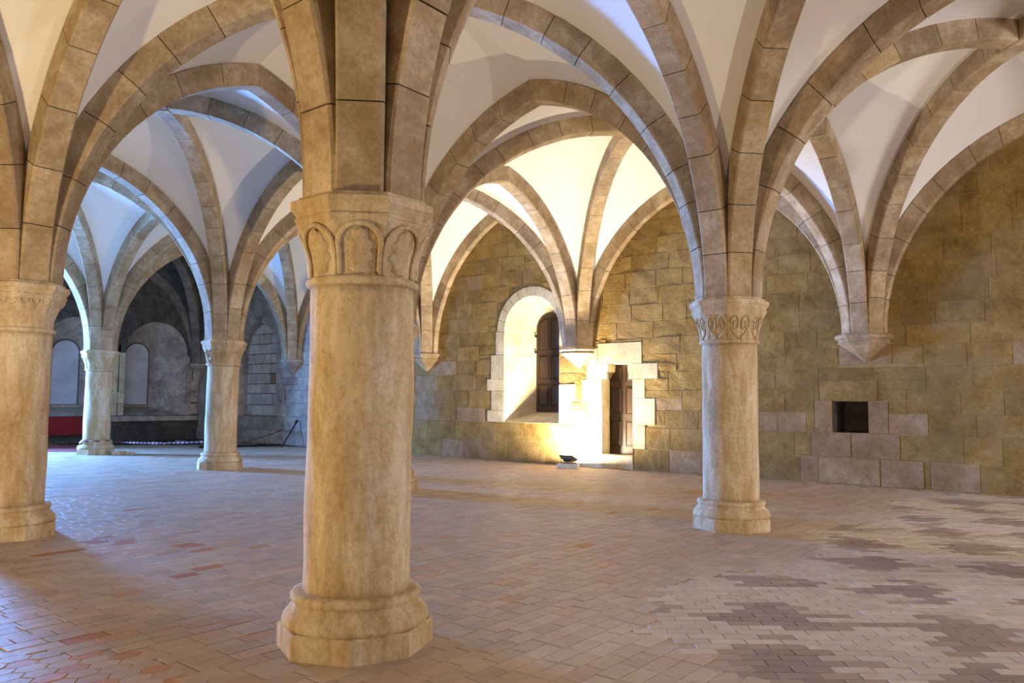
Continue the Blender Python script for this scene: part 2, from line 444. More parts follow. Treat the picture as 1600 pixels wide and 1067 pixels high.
def web_z(y):              # no wall stone is needed above the wall arch
    ys = [-5.9, ND[2, 0][1], ND[2, 1][1], ND[2, 2][1], 17.6]
    for a, b in zip(ys, ys[1:]):
        if a <= y <= b:
            t = abs((y-(a+b)/2)/((b-a)/2))
            return 2.9+3.7*math.sqrt(max(0, 1-t**2.2))
    return 7
rects = [r for r in rects if r[2] < max(web_z(r[0]), web_z(r[1]), web_z((r[0]+r[1])/2))]
rects.sort(key=lambda r: -(r[1]-r[0])*(r[3]-r[2])*(1 if inview((XW, (r[0]+r[1])/2, (r[2]+r[3])/2)) else 0.01)/np.linalg.norm(np.array((XW, r[0], 1))-CAM)**2)
rest = MB()
for i, (a, b, c, d) in enumerate(rects):
    big = (b-a)*(d-c) > 0.03
    rough = 0.007 if c > 0.9 and a > 1.2 else 0.005
    mt = 'gold' if rng.random() < (0.96 if c > 1.3 else 0.80) else 'pink'
    stone(None if i < 290 else rest, to_right, a, b, c, d, rng.uniform(0.0, 0.006), rng, 'stone', M[mt], wall_r, rough=rough)
if rest.V: rest.out('stone_remainder', M['gold'], wall_r, kind='stuff')

# ---- far stretch of the side wall: blocked arch with grey blocks
exn = arch_excl(NIC, 0.3, 0.95)
jn = []
z = 0.95
for h, wv in ((0.55, 0.35), (0.5, 0.5), (0.55, 0.28), (0.55, 0.42)):
    jn += [(NIC['uc']-NIC['r']-wv, NIC['uc']-NIC['r'], z, z+h), (NIC['uc']+NIC['r'], NIC['uc']+NIC['r']+wv, z, z+h)]; z += h
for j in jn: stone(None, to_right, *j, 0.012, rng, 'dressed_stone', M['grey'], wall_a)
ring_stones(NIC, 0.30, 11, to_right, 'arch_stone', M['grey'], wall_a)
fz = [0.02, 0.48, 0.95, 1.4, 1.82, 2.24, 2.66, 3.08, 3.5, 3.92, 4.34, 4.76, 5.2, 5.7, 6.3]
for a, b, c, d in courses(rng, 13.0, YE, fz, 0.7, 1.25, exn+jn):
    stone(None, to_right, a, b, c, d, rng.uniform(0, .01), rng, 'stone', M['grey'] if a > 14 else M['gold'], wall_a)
nb = lambda u, z, d=0.0: (XW+0.34+d, u, z)
mk('niche_back', [nb(18.4, 0.9, .03), nb(21.0, 0.9, .03), nb(21.0, 4.4, .03), nb(18.4, 4.4, .03)], [(0, 1, 2, 3)], M['mortar'], wall_a)
for a, b, c, d in courses(rng, NIC['uc']-NIC['r'], NIC['uc']+NIC['r'], [0.95, 1.33, 1.72, 2.06, 2.42, 2.76, 3.1, 3.45, 3.8, 4.2], 0.35, 0.8, [(19.0, 19.4, 2.06, 2.42)]):
    stone(None, nb, a, b, c, d, rng.uniform(0, .03), rng, 'infill_block', M['ash'], wall_a, gap=0.011)
stone(None, nb, 19.0, 19.4, 2.06, 2.42, -0.02, rng, 'infill_block', M['pink'], wall_a, gap=0.011)

def embrasure(o, f, parent, mat, n=24, name='embrasure'):
    outer = [(o['uc']-o['r'], o['zb'])]+[(o['uc']-o['r']*math.cos(PI*k/n), o['zs']+o['r']*math.sin(PI*k/n)) for k in range(n+1)]+[(o['uc']+o['r'], o['zb'])]
    inner = [(o['pc']-o['pr'], o['pz'])]+[(o['pc']-o['pr']*math.cos(PI*k/n), o['ps']+o['pr']*math.sin(PI*k/n)) for k in range(n+1)]+[(o['pc']+o['pr'], o['pz'])]
    V = [f(u, z, 0) for u, z in outer]+[f(u, z, o['d']) for u, z in inner]; L = len(outer)
    F = [(a, (a+1) % L, L+(a+1) % L, L+a) for a in range(L)]
    return mk(name, V, F, mat, parent, smooth=40)
def niche_reveal(o, f, depth, parent, mat, n=24):
    o2 = dict(o, d=depth, pc=o['uc'], pr=o['r'], pz=o['zb'], ps=o['zs']); return embrasure(o2, f, parent, mat, n, 'reveal')
niche_reveal(NIC, to_right, 0.40, wall_a, M['grey'])

# end wall stones
jE = []
for o in (EA, EB):
    for s in (-1, 1):
        z = 0.92
        for h, wv in ((0.42, 0.20), (0.40, 0.21), (0.42, 0.19), (0.44, 0.2), (0.5, 0.2)):
            e = o['uc']+s*o['r']; jE.append((min(e, e+s*wv), max(e, e+s*wv), z, z+h)); z += h
for j in jE: stone(None, to_end, *j, 0.02, rng, 'dressed_stone', M['grey'] if j[0] > 9.6 else M['pale'], wall_e)
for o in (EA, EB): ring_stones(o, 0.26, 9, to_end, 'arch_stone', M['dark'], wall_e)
exE = jE+arch_excl(EA, .26, .92)+arch_excl(EB, .26, .92)
for a, b, c, d in courses(rng, 5.2, XW, fz, 0.7, 1.3, exE):
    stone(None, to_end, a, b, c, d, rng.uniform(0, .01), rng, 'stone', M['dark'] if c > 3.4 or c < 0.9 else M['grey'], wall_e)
stone(None, to_end, 9.05, XW-0.05, 0.72, 0.90, 0.10, rng, 'plinth_ledge', M['grey'], wall_e)

# ------------------------------------------------------------------ windows and door
def raised(mb, f, u0, u1, z0, z1, d, arch=False, bw=0.035, h=0.018):
    """raised field panel: frame groove then bevelled field; outlines in (u,z)"""
    def outl(i):
        a, b, c, e = u0+i, u1-i, z0+i, z1-i
        if not arch: return [(a, c), (b, c), (b, e), (a, e)]
        # quarter arch toward one side: arch = +1 rises to u1, -1 rises to u0
        r = (b-a); zs = e-r*0.9
        pts = [(a, c), (b, c)]
        arc = []
        for k in range(9):
            t = PI/2*k/8
            if arch > 0: arc.append((b-r*math.sin(t)*1.0 if False else b-r*(math.sin(t)), zs+r*0.9*math.cos(t)))
            else: arc.append((a+r*math.sin(PI/2-t), zs+r*0.9*math.cos(PI/2-t)))
        return pts+arc
    rings = [(0, 0.0), (0.004, 0.012), (0.012, -0.012), (bw*0.55, -0.012), (bw*1.3, h)]
    L = len(outl(0)); V = []; F = []
    for i, dd in rings: V += [f(u, z, d-dd) for u, z in outl(i)]
    for k in range(len(rings)-1):
        for a in range(L):
            b = (a+1) % L; F.append((k*L+a, k*L+b, (k+1)*L+b, (k+1)*L+a))
    F.append(tuple((len(rings)-1)*L+a for a in range(L)))
    mb.add(V, F)
window1 = empty('window_1', (XW, WIN['uc'], WIN['zb']), kind='structure', label='deep arched window recess closed by a dark brown panelled shutter')
embrasure(WIN, to_right, window1, M['pale'])
o = WIN; n = 24
def slab(f, outline, d0, d1):
    L = len(outline); V = [f(u, z, d0) for u, z in outline]+[f(u, z, d1) for u, z in outline]
    F = [tuple(range(L)), tuple(reversed(range(L, 2*L)))]+[(a, L+a, L+(a+1) % L, (a+1) % L) for a in range(L)]
    return V, F
def arch_outline(uc, r, zb, zs, n=24):
    return [(uc-r, zb)]+[(uc-r*math.cos(PI*k/n), zs+r*math.sin(PI*k/n)) for k in range(n+1)]+[(uc+r, zb)]
sh = mk('shutter', *slab(to_right, arch_outline(o['pc'], o['pr']-0.005, o['pz'], o['ps']), o['d']-0.05, o['d']+0.02), M['wood'], window1)
pc = o['pc']
for s in (1, -1):
    for z0, z1, ar in ((1.42, 1.98, 0), (2.10, 2.72, 0), (2.86, 3.70, 1)):
        a, b = (pc+0.035, pc+0.355) if s > 0 else (pc-0.355, pc-0.035)
        mb = MB(); raised(mb, to_right, a, b, z0, z1, o['d']-0.052, (-s if ar else 0)); mb.out('raised_panel', M['wood'], sh)
for s, z in ((1, 2.80), (1, 3.22), (-1, 3.28)):
    y = pc+s*(o['pr']+0.015); x1 = XW+o['d']-0.05
    mb = MB(); mb.box((x1-0.045, y-0.012, z-0.02), (x1, y+0.012, z+0.02)); mb.box((x1-0.055, y-0.02-0.02*s, z-0.007), (x1-0.035, y+0.02-0.02*s, z+0.045))
    mb.out('pintle', M['iron'], window1)

door1 = empty('door_1', (XW, 5.335, 0.32), kind='structure', label='small dark brown panelled door under a shouldered stone lintel')
D_IN = 0.33
dout = [(5.74, 0.32), (5.74, 2.06), (5.70, 2.10), (5.66, 2.17), (5.62, 2.20), (5.58, 2.24), (5.575, 2.41), (5.055, 2.41), (5.05, 2.24), (5.02, 2.20), (4.98, 2.17), (4.95, 2.10), (4.93, 2.06), (4.93, 0.32)]
L = len(dout)
mk('reveal', [to_right(u, z, -0.01) for u, z in dout]+[to_right(u, z, D_IN) for u, z in dout], [(a, (a+1) % L, L+(a+1) % L, L+a) for a in range(L)], M['pale'], door1)
# shoulder stones fill the corners under the lintel
for pts in ([(5.74, 2.06), (5.74, 2.43), (5.575, 2.43), (5.58, 2.24), (5.62, 2.20), (5.66, 2.17), (5.70, 2.10)], [(4.93, 2.06), (4.95, 2.10), (4.98, 2.17), (5.02, 2.20), (5.05, 2.24), (5.055, 2.43), (4.93, 2.43)]):
    mk('shoulder_stone', *slab(to_right, pts, -0.016, D_IN-0.02), M['pale'], door1)
leaf = mk('door_leaf', *slab(to_right, [(4.90, 0.32), (5.80, 0.32), (5.80, 2.45), (4.90, 2.45)], D_IN, D_IN+0.05), M['wood'], door1)
for a, b in ((5.40, 5.70), (5.00, 5.30)):
    for z0, z1 in ((0.50, 1.10), (1.25, 1.88), (2.0, 2.36)):
        mb = MB(); raised(mb, to_right, a, b, z0, z1, D_IN-0.002); mb.out('raised_panel', M['wood'], leaf)
mk('lock_plate', *slab(to_right, [(5.72, 1.10), (5.76, 1.10), (5.76, 1.22), (5.72, 1.22)], D_IN-0.012, D_IN), M['iron'], leaf)

# square hole in the wall
hole = [(-0.07, 0.99), (0.56, 0.99), (0.56, 1.58), (-0.07, 1.58)]
mk('hole_lining', [to_right(u, z, -0.005) for u, z in hole]+[to_right(u, z, 0.55) for u, z in hole],
   [(0, 1, 5, 4), (1, 2, 6, 5), (2, 3, 7, 6), (3, 0, 4, 7), (4, 5, 6, 7)], M['dark'], wall_r, label='dark lining of the square hole')

for k, o in ((2, EB), (3, EA)):
    pa = np.array((o['uc']+o['r'], YE)); pb = np.array((o['pc']+o['pr'], YE+o['d'])); dv = (pb-pa)/np.linalg.norm(pb-pa); nv2 = np.array((-dv[1], dv[0]))
    Lr = np.linalg.norm(pb-pa)
    frev = lambda u, z, d=0.0, pa=pa, dv=dv, nv2=nv2: (pa[0]+dv[0]*u-nv2[0]*d, pa[1]+dv[1]*u-nv2[1]*d, z)
    wd = empty('window_%d' % k, (o['uc'], YE, o['zb']), kind='structure',
               label='dim arched end wall recess boarded white, %s' % ('above the red board' if k == 2 else 'right of the farthest column'))
    embrasure(o, to_end, wd, M['grey'])
    for a, b, c, d in courses(rng, 0.02, Lr-0.04, [1.25, 1.55, 1.86, 2.16, 2.47, 2.78, 3.06], 0.4, 0.7, []):
        stone(None, frev, a, b, c, d, rng.uniform(0.002, .02), rng, 'reveal_block', M['grey'], wd, gap=0.008)
    mk('boarding', *slab(to_end, arch_outline(o['pc'], o['pr']-0.05, o['pz']+0.06, o['ps']), o['d']-0.04, o['d']-0.01), M['board'], wd)
    mk('window_back', *slab(to_end, arch_outline(o['pc'], o['pr']+0.1, o['pz']-0.1, o['ps']), o['d']-0.008, o['d']+0.02), M['greymortar'], wd)
    mb = MB(); mb.box((o['pc']-o['pr'], YE+o['d']-0.16, o['pz']-0.04), (o['pc']+o['pr']+0.08, YE+o['d']-0.03, o['pz']+0.04)); mb.out('sill', M['grey'], wd)
wd = empty('window_4', (MID['uc'], YE, MID['zb']), kind='structure', label='tall bright window outside the view in the end wall')
niche_reveal(MID, to_end, 0.5, wd, M['pale'])
mb = MB()
for u in (2.02, 2.66, 3.30, 3.94): mb.box((u-0.02, YE+0.42, 0.9), (u+0.02, YE+0.46, 3.95))
for z in (1.6, 2.3, 3.0): mb.box((2.02, YE+0.42, z-0.02), (3.98, YE+0.46, z+0.02))
mb.out('window_bars', M['iron'], wd)

# ------------------------------------------------------------------ vault
ceil = empty('ceiling', (0, 0, 0), kind='structure', label='white plastered rib vault over the hall')
class Half:
    """half arch from support P towards crown point Mx (plan), intrados crown height zc"""
    def __init__(s, P, Mx, zc, r0=R0, dep=RD):
        s.P = np.array(P, float); v = np.array(Mx, float)-s.P; s.L = np.linalg.norm(v); s.d = v/s.L; s.n = np.array([-s.d[1], s.d[0]])
        a = s.L-r0; h = zc-Z0; s.r0 = r0; s.R = (a*a+h*h)/(2*a); s.dep = dep
    def phi_end(s, rho, x=None):
        x = s.L if x is None else x
        return math.acos(max(-1, min(1, (s.r0+s.R-x)/rho)))
    def at(s, phi, rho, off=0.0):
        x = s.r0+s.R-rho*math.cos(phi); q = s.P+s.d*x+s.n*off
        return (q[0], q[1], Z0+rho*math.sin(phi))
    def ext(s, t, extra=-0.035):
        rho = s.R+s.dep+extra; return np.array(s.at(t*s.phi_end(rho), rho))
def rib_half(hf, parent, mat, stop=0.0, width=RW, flat=False, step=0.60, rnd=R):
    xs = hf.L-stop
    pi_, pe = hf.phi_end(hf.R, xs), hf.phi_end(hf.R+hf.dep, xs)
    nv = max(3, round(hf.R*pi_/step))
    cuts = [0]+[(k+rnd.uniform(-.12, .12))/nv for k in range(1, nv)]+[1]
    w2 = width/2; c = 0.018; g = 0.005/(hf.R*pi_)
    def section(t, sh=0.0):
        a, b = t*pi_, t*pe
        R_, E = hf.R+sh, hf.R+hf.dep
        return [hf.at(b, E, -w2), hf.at(a, R_+c, -w2), hf.at(a, R_, -w2+c), hf.at(a, R_, w2-c), hf.at(a, R_+c, w2), hf.at(b, E, w2)]
    for t0, t1 in zip(cuts, cuts[1:]):
        V = []; F = []; m = 3; sh = rnd.uniform(-0.004, 0.006)
        a0 = t0+(g if t0 > 0 else 0); a1 = t1-(g if t1 < 1 else 0)
        for q in range(m+1): V += section(a0+(a1-a0)*q/m, sh)
        for q in range(m):
            for e in range(6):
                e2 = (e+1) % 6; F.append((q*6+e, (q+1)*6+e, (q+1)*6+e2, q*6+e2))
        F += [tuple(range(6)), tuple(m*6+5-e for e in range(6))]
        mk('voussoir', V, F, mat, parent, org=V[2])
    # mortar seen in the joints
    V = []; F = []; m = 16; ww = w2-0.012
    for q in range(m+1):
        t = 0.004+0.992*q/m; a, b = t*pi_, t*pe
        V += [hf.at(b, hf.R+hf.dep, -ww), hf.at(a, hf.R+0.016, -ww), hf.at(a, hf.R+0.016, ww), hf.at(b, hf.R+hf.dep, ww)]
    for q in range(m):
        for e in range(4):
            e2 = (e+1) % 4; F.append((q*4+e, (q+1)*4+e, (q+1)*4+e2, q*4+e2))
    F += [(0, 1, 2, 3), (m*4+3, m*4+2, m*4+1, m*4)]
    mk('mortar_joint', V, F, M['mortar'], parent)
def wallside(a, b):
    return (a[0] == b[0] and a[0] in (-1, 2)) or (a[1] == b[1] and a[1] in (-2, 4))
def edge_half(a, b):
    Pm = (np.array(ND[a])+np.array(ND[b]))/2
    return Half(ND[a], Pm, ZC_WALL if wallside(a, b) else ZC_EDGE)
def bay_centre(i, j):
    return sum(np.array(ND[i+p, j+q]) for p in (0, 1) for q in (0, 1))/4
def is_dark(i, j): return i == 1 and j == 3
built = set()
def seen_arch(hs):
    for h in hs:
        for t in (0.05, 0.25, 0.45, 0.65, 0.85, 1.0):
            if inview(h.at(t*h.phi_end(h.R), h.R), 120): return True
    return False
def nm(a, b):
    A, B = (a, b) if a in NAME else (b, a)
    if A not in NAME: return None
    return A, B, NAME[A], NAME.get(B, OUT.get(B, 'the far left side'))
def arch_thing(a, b, halves, kindword, mat):
    q = nm(a, b)
    A, Bn = (q[2], q[3]) if q else ('the far left vault', OUT.get(b, 'the left side'))
    base = halves[0][0].at(0, halves[0][0].R)
    th = empty('vault_rib', base, label='stone %s rib from %s to %s' % (kindword, A, Bn), cat='vault rib', group='stone ribs of the vault')
    for h, st in halves: rib_half(h, th, mat, st)
for i in range(-1, 2):
    for j in range(-2, 4):
        cs = [(i, j), (i+1, j), (i+1, j+1), (i, j+1)]; K = bay_centre(i, j)
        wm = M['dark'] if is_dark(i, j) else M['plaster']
        # webs: four cells
        DG = {c: Half(ND[c], K, ZC_DIAG) for c in cs}
        for k in range(4):
            a, b = cs[k], cs[(k+1) % 4]
            V = []; F = []; nt_, nv_ = 16, 6
            ha, hb = edge_half(a, b), edge_half(b, a)
            for (he, hd) in ((ha, DG[a]), (hb, DG[b])):
                n0 = len(V)
                for q in range(nt_+1):
                    t = q/nt_; p0 = he.ext(t); p1 = hd.ext(t); ln = np.linalg.norm(p1-p0)
                    for r in range(nv_+1):
                        v = r/nv_; p = p0*(1-v)+p1*v; p = p.copy(); p[2] += 0.07*ln*math.sin(PI*v)*t
                        V.append(p)
                for q in range(nt_):
                    for r in range(nv_):
                        s = n0+q*(nv_+1)+r
                        f4 = (s, s+1, s+nv_+2, s+nv_+1)
                        F.append(f4 if he is hb else f4[::-1])
            # weld the ridge
            mk('vault_web', V, F, wm, ceil, smooth=True)
        # edge ribs
        for a, b in ((cs[0], cs[1]), (cs[1], cs[2]), (cs[3], cs[2]), (cs[0], cs[3])):
            if (a, b) in built: continue
            built.add((a, b)); hs = [edge_half(a, b), edge_half(b, a)]
            if not seen_arch(hs): continue
            kw = 'wall arch' if wallside(a, b) else ('transverse' if a[1] == b[1] else 'lengthwise')
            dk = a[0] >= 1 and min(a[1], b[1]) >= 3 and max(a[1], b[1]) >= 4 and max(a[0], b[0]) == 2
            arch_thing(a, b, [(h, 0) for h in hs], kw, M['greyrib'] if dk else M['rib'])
        for a, b, st in ((cs[0], cs[2], 0.0), (cs[1], cs[3], 0.17)):
            hs = [DG[a], DG[b]]
            if not seen_arch(hs): continue
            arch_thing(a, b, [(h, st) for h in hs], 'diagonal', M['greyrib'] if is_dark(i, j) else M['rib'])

# ------------------------------------------------------------------ columns
def octr(a, apo, rot=0.0):
    k = PI/4; x = ((a-rot+k/2) % k)-k/2
    return apo/math.cos(x)
def bell(a, r, z, z0, z1, apo):
    t = max(0.0, min(1.0, (z-z0)/(z1-z0))); t = t*t*(3-2*t)
    return r*(1-t)+octr(a, r)*t*0.985
def column(node, label, carve, seed):
    x, y = ND[node]; rnd = random.Random(seed); mat = M['column']
    t = empty('column', (x, y, 0), label=label, cat='column', group='stone columns of the hall')
    # octagonal plinth, corners along the grid
    V, F = lathe([(0.492, -0.01), (0.492, 0.13), (0.48, 0.148), (0.30, 0.148)], 8, x, y, None, 0.0); mk('plinth', V, F, mat, t)
    pr = [(0.30, 0.145), (0.448, 0.147), (0.462, 0.162), (0.463, 0.182), (0.452, 0.212), (0.428, 0.242), (0.408, 0.256), (0.405, 0.262), (0.398, 0.275), (0.395, 0.288),
          (0.404, 0.296), (0.412, 0.312), (0.411, 0.330), (0.400, 0.345), (0.378, 0.352), (0.30, 0.353)]
    V, F = lathe(pr, 56, x, y); mk('base_moulding', V, F, mat, t, smooth=45)
    ph = [rnd.uniform(0, 6.28) for _ in range(6)]
    def sr(a, r, z):
        return r+0.0035*math.sin(3*a+ph[0]+z*2.1)+0.003*math.sin(5*a+ph[1]-z*3.7)+0.0022*math.sin(9*a+ph[2]+z*6)+0.002*math.sin(2*a+ph[3]+9*z)
    V, F = lathe([(0.340-0.006*k/24, 0.34+(2.275-0.34)*k/24) for k in range(25)], 56, x, y, sr); mk('shaft', V, F, mat, t, smooth=True)
    za, zb = 2.265, 2.655
    prof = [(0.30, za), (0.345, za), (0.364, za+0.012), (0.370, za+0.03), (0.364, za+0.047), (0.346, za+0.056)]
    nb_ = 10
    for k in range(nb_+1):
        s = k/nb_; prof.append((0.340+0.085*s**2.2, za+0.058+(zb-za-0.058)*s))
    prof.append((0.30, zb))
    cap = mk('capital', *lathe(prof, 64, x, y, lambda a, r, z: bell(a, r, z, za+0.1, zb, 0)), mat, t, smooth=50)
    # abacus, octagonal with faces square to the ribs
    ap = [(0.36, 2.645), (0.428, 2.648), (0.432, 2.668), (0.440, 2.676), (0.440, 2.690), (0.428, 2.697), (0.440, 2.720), (0.458, 2.745), (0.466, 2.752), (0.466, 2.796), (0.458, 2.803), (0.425, 2.805), (0.415, 2.832), (0.30, 2.835)]
    V, F = lathe([(r*0.972/math.cos(PI/8), z) for r, z in ap], 8, x, y, None, PI/8); mk('abacus', V, F, mat, t)
    def surf(a, z, lift=0.006):
        s = max(0, (z-za-0.058)/(zb-za-0.058)); r = bell(a, 0.340+0.085*s**2.2, z, za+0.1, zb, 0)+lift
        return (x+r*math.cos(a), y+r*math.sin(a), z)
    zl, zh = za+0.06, zb-0.012
    if carve in ('arches', 'faint'):
        rt = 0.017 if carve == 'arches' else 0.011
        for k in range(8):
            ac = k*PI/4+(0.0 if carve == 'arches' else PI/8); hw = 0.36
            pts = []
            for q in range(8): pts.append(surf(ac-hw, zl+(zh-0.15-zl)*q/8))
            for q in range(17):
                a = PI*q/16; pts.append(surf(ac-hw*math.cos(a), zh-0.15+0.14*math.sin(a)))
            for q in range(8): pts.append(surf(ac+hw, zh-0.15-(zh-0.15-zl)*(q+1)/8))
            mk('arch_band', *tube(pts, rt, 6), mat, cap, smooth=True)
            # lobed leaf inside each arch
            V = []; F = []; m = 12
            for q in range(m+1):
                s = q/m; zz = zl+0.01+(zh-0.045-zl)*s
                wd_ = (0.10+0.12*math.sin(PI*s**0.8))*(1+0.22*math.sin(s*22))*(1 if s < 0.9 else (1-s)*9+0.1)
                V += [surf(ac-wd_, zz, 0.002), surf(ac-wd_*0.5, zz, 0.020), surf(ac, zz, 0.010), surf(ac+wd_*0.5, zz, 0.020), surf(ac+wd_, zz, 0.002)]
            for q in range(m):
                for e in range(4): F.append((q*5+e, q*5+e+1, q*5+e+6, q*5+e+5))
            mk('carved_leaf', V, F, mat, cap, smooth=True)
    elif carve == 'scroll':
        for k in range(8):
            ac = k*PI/4
            for s in (-1, 1):
                pts = []
                for q in range(30):
                    u = q/29
                    if u < 0.45: pts.append(surf(ac+s*(0.02+0.30*math.sin(u/0.45*PI/2)), zl+(zh-0.14-zl)*u/0.45))
                    else:
                        an = (u-0.45)/0.55*PI*2.6; rr = 1-(u-0.45)/0.55*0.8
                        pts.append(surf(ac+s*(0.16+0.16*rr*math.cos(an)), zh-0.14+0.115*rr*math.sin(an)))
                mk('carved_scroll', *tube(pts, 0.011, 5), mat, cap, smooth=True)
            V = []; F = []; m = 8
            for q in range(m+1):
                s = q/m; zz = zl+(zh-0.12-zl)*s; wd_ = 0.02+0.17*s
                V += [surf(ac+PI/8-wd_, zz, 0.001), surf(ac+PI/8, zz, 0.016), surf(ac+PI/8+wd_, zz, 0.001)]
            for q in range(m):
                for e in range(2): F.append((q*3+e, q*3+e+1, q*3+e+4, q*3+e+3))
            mk('carved_leaf', V, F, mat, cap, smooth=True)
    elif carve == 'fringe':
        for k in range(24):
            ac = k*PI/12; pts = [surf(ac+0.10*math.cos(PI*q/10), zh-0.01-0.05*math.sin(PI*q/10)) for q in range(11)]
            mk('carved_scallop', *tube(pts, 0.012, 5), mat, cap, smooth=True)
    return t
column((0, 0), 'large near stone column with interlaced carved arches on its capital', 'arches', 1)
column((0, 1), 'warm lit stone column cut off by the left frame edge', 'fringe', 2)
column((1, 0), 'stone column on the right with scroll carved capital and bluish left side', 'scroll', 3)
column((1, 1), 'stone column almost wholly hidden behind the large near column', 'plain', 4)
column((1, 2), 'far stone column bluish at left and gold at right with scroll capital', 'scroll', 5)
column((1, 3), 'farthest stone column, barrier tape tied low around it', 'faint', 6)
for nd, lb in (((0, 2), 'stone column out of view beyond the left foreground column'), ((0, 3), 'stone column out of view near the end wall'),
               ((0, -1), 'stone column out of view at right of the camera'), ((1, -1), 'stone column out of view right of the right-hand column')):
    column(nd, lb, 'plain', 9)

# ------------------------------------------------------------------ wall corbels (half capitals on an inverted cone)
def corbel(node, label, k=1.06):
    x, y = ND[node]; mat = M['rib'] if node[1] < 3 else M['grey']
    t = empty('wall_corbel', (x, y, 2.3), label=label, cat='corbel', group='corbels on the walls')
    def half(prof, name, m=mat):
        pr = [(r*k/math.cos(PI/8), z) for r, z in prof]
        mk(name, *lathe(pr, 8, x, y, None, PI/8), m, t)
    half([(0.03, 2.33), (0.10, 2.40), (0.22, 2.52), (0.345, 2.635), (0.35, 2.645), (0.05, 2.65)], 'cone')
    half([(0.05, 2.64), (0.375, 2.642), (0.385, 2.655), (0.395, 2.668), (0.385, 2.682), (0.372, 2.69), (0.385, 2.715), (0.415, 2.74), (0.43, 2.752), (0.43, 2.805), (0.418, 2.812), (0.405, 2.828), (0.05, 2.83)], 'moulding')
    return t
corbel((2, 0), 'stone wall corbel above the square hole at right', 1.15)
corbel((2, 1), 'floodlit wall corbel between shutter and small door')
corbel((2, 2), 'pointed wall corbel left of the arched shuttered window')
corbel((2, 3), 'dim wall corbel above the leaning iron bar')
corbel((2, 4), 'dark corner corbel right of the boarded recess')
corbel((2, -1), 'wall corbel out of view beyond the right frame edge')

# ------------------------------------------------------------------ floor tiles
tl = []
rt = random.Random(5)
obst = [ND[k] for k in ((0, 0), (0, 1), (1, 0), (1, 1), (1, 2), (1, 3))]
def tint_a(x, y):
    v = rt.random()
    base = np.array((0.475, 0.36, 0.265))
    if v < 0.12: base = np.array((0.45, 0.31, 0.21))
    elif v < 0.30: base = np.array((0.43, 0.35, 0.275))
    elif v < 0.34 and y > -2: base = np.array((0.47, 0.29, 0.17))
    k = min(1, max(0, (x-0.1)/1.0))*min(1, max(0, (-0.3-y)/0.9))      # pool of light around the laid bricks put into the tile colour
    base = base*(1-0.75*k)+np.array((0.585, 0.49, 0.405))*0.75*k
    return base*rt.uniform(0.88, 1.1)
def zone_b(x, y): return y < -1.15-0.25*math.sin(x*1.7) and x > 0.95+0.35*math.sin(y*3) and x+0.15*y > 0.7
def zone_c(x, y): return x < -1.0 and y < 2.05 and y < 0.9-1.05*(x+1.0)
missing = [(0.18, 2.64, .12, .05), (0.43, 4.84, .07, .10), (1.04, 3.72, .07, .26), (0.56, 2.74, .09, .07), (0.72, 4.62, .22, .12), (0.62, 4.45, .15, .07), (0.05, 4.45, .16, .06), (0.7, 5.0, .2, .08)]
def add_tile(pts, tint, zo=0.0):
    c = np.mean(pts, axis=0)
    if not inview((c[0], c[1], 0), 50) or c[1] > 22.4 or c[0] > XW-0.05: return
    tl.append((pts, tint, c, zo))
# zone A: courses along X
y = -8.0; row = 0
while y < 22.4:
    h = 0.135 if y < 9 else 0.27
    L0 = 0.255 if y < 9 else 0.5
    x = XL+rt.uniform(0, .2); row += 1
    while x < XW:
        l = L0*rt.uniform(0.88, 1.12); cx, cy = x+l/2, y+h/2
        inb, inc = zone_b(cx, cy), zone_c(cx, cy)
        zf = zone_b if inb else zone_c
        edge = (inb or inc) and not all(zf(cx+q, cy+w_) for q, w_ in ((.3, 0), (-.3, 0), (0, .3), (0, -.3), (.2, .2), (-.2, -.2), (.2, -.2), (-.2, .2)))
        if (edge or not (inb or inc)) and inview((cx, cy, 0), 50):
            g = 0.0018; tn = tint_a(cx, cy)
            if rt.random() < 0.003 and y < 9: tn = np.array((0.42, 0.17, 0.05))
            if any(abs(cx-m[0]) < m[2] and abs(cy-m[1]) < m[3] for m in missing): tn = np.array((0.42, 0.15, 0.03))*rt.uniform(.8, 1.1)
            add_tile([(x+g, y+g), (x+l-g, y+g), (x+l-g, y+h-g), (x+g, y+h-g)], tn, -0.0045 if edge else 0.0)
        x += l
    y += h
# zone B: small bricks laid diagonally
ang = math.radians(-52); ca, sa = math.cos(ang), math.sin(ang)
bl, bh = 0.235, 0.105
for rI in range(-60, 90):
    for cI in range(-40, 60):
        u = cI*bl+(rI % 2)*bl*0.5; v = rI*bh
        cx, cy = 2+(u+bl/2)*ca-(v+bh/2)*sa, -3+(u+bl/2)*sa+(v+bh/2)*ca
        if not zone_b(cx, cy) or not inview((cx, cy, 0), 40): continue
        pts = []
        for du, dv in ((0.003, 0.003), (bl-0.003, 0.003), (bl-0.003, bh-0.003), (0.003, bh-0.003)):
            pts.append((2+(u+du)*ca-(v+dv)*sa, -3+(u+du)*sa+(v+dv)*ca))
        k = math.sin(cx*5.1+cy*2.2)+math.sin(cx*2.3-cy*4.7)+rt.uniform(-.9, .9)
        tn = np.array((0.34, 0.265, 0.235)) if k > 0.95 else (np.array((0.42, 0.33, 0.27)) if k > 0.5 else np.array((0.62, 0.535, 0.45)))
        add_tile(pts, tn*rt.uniform(.9, 1.1))
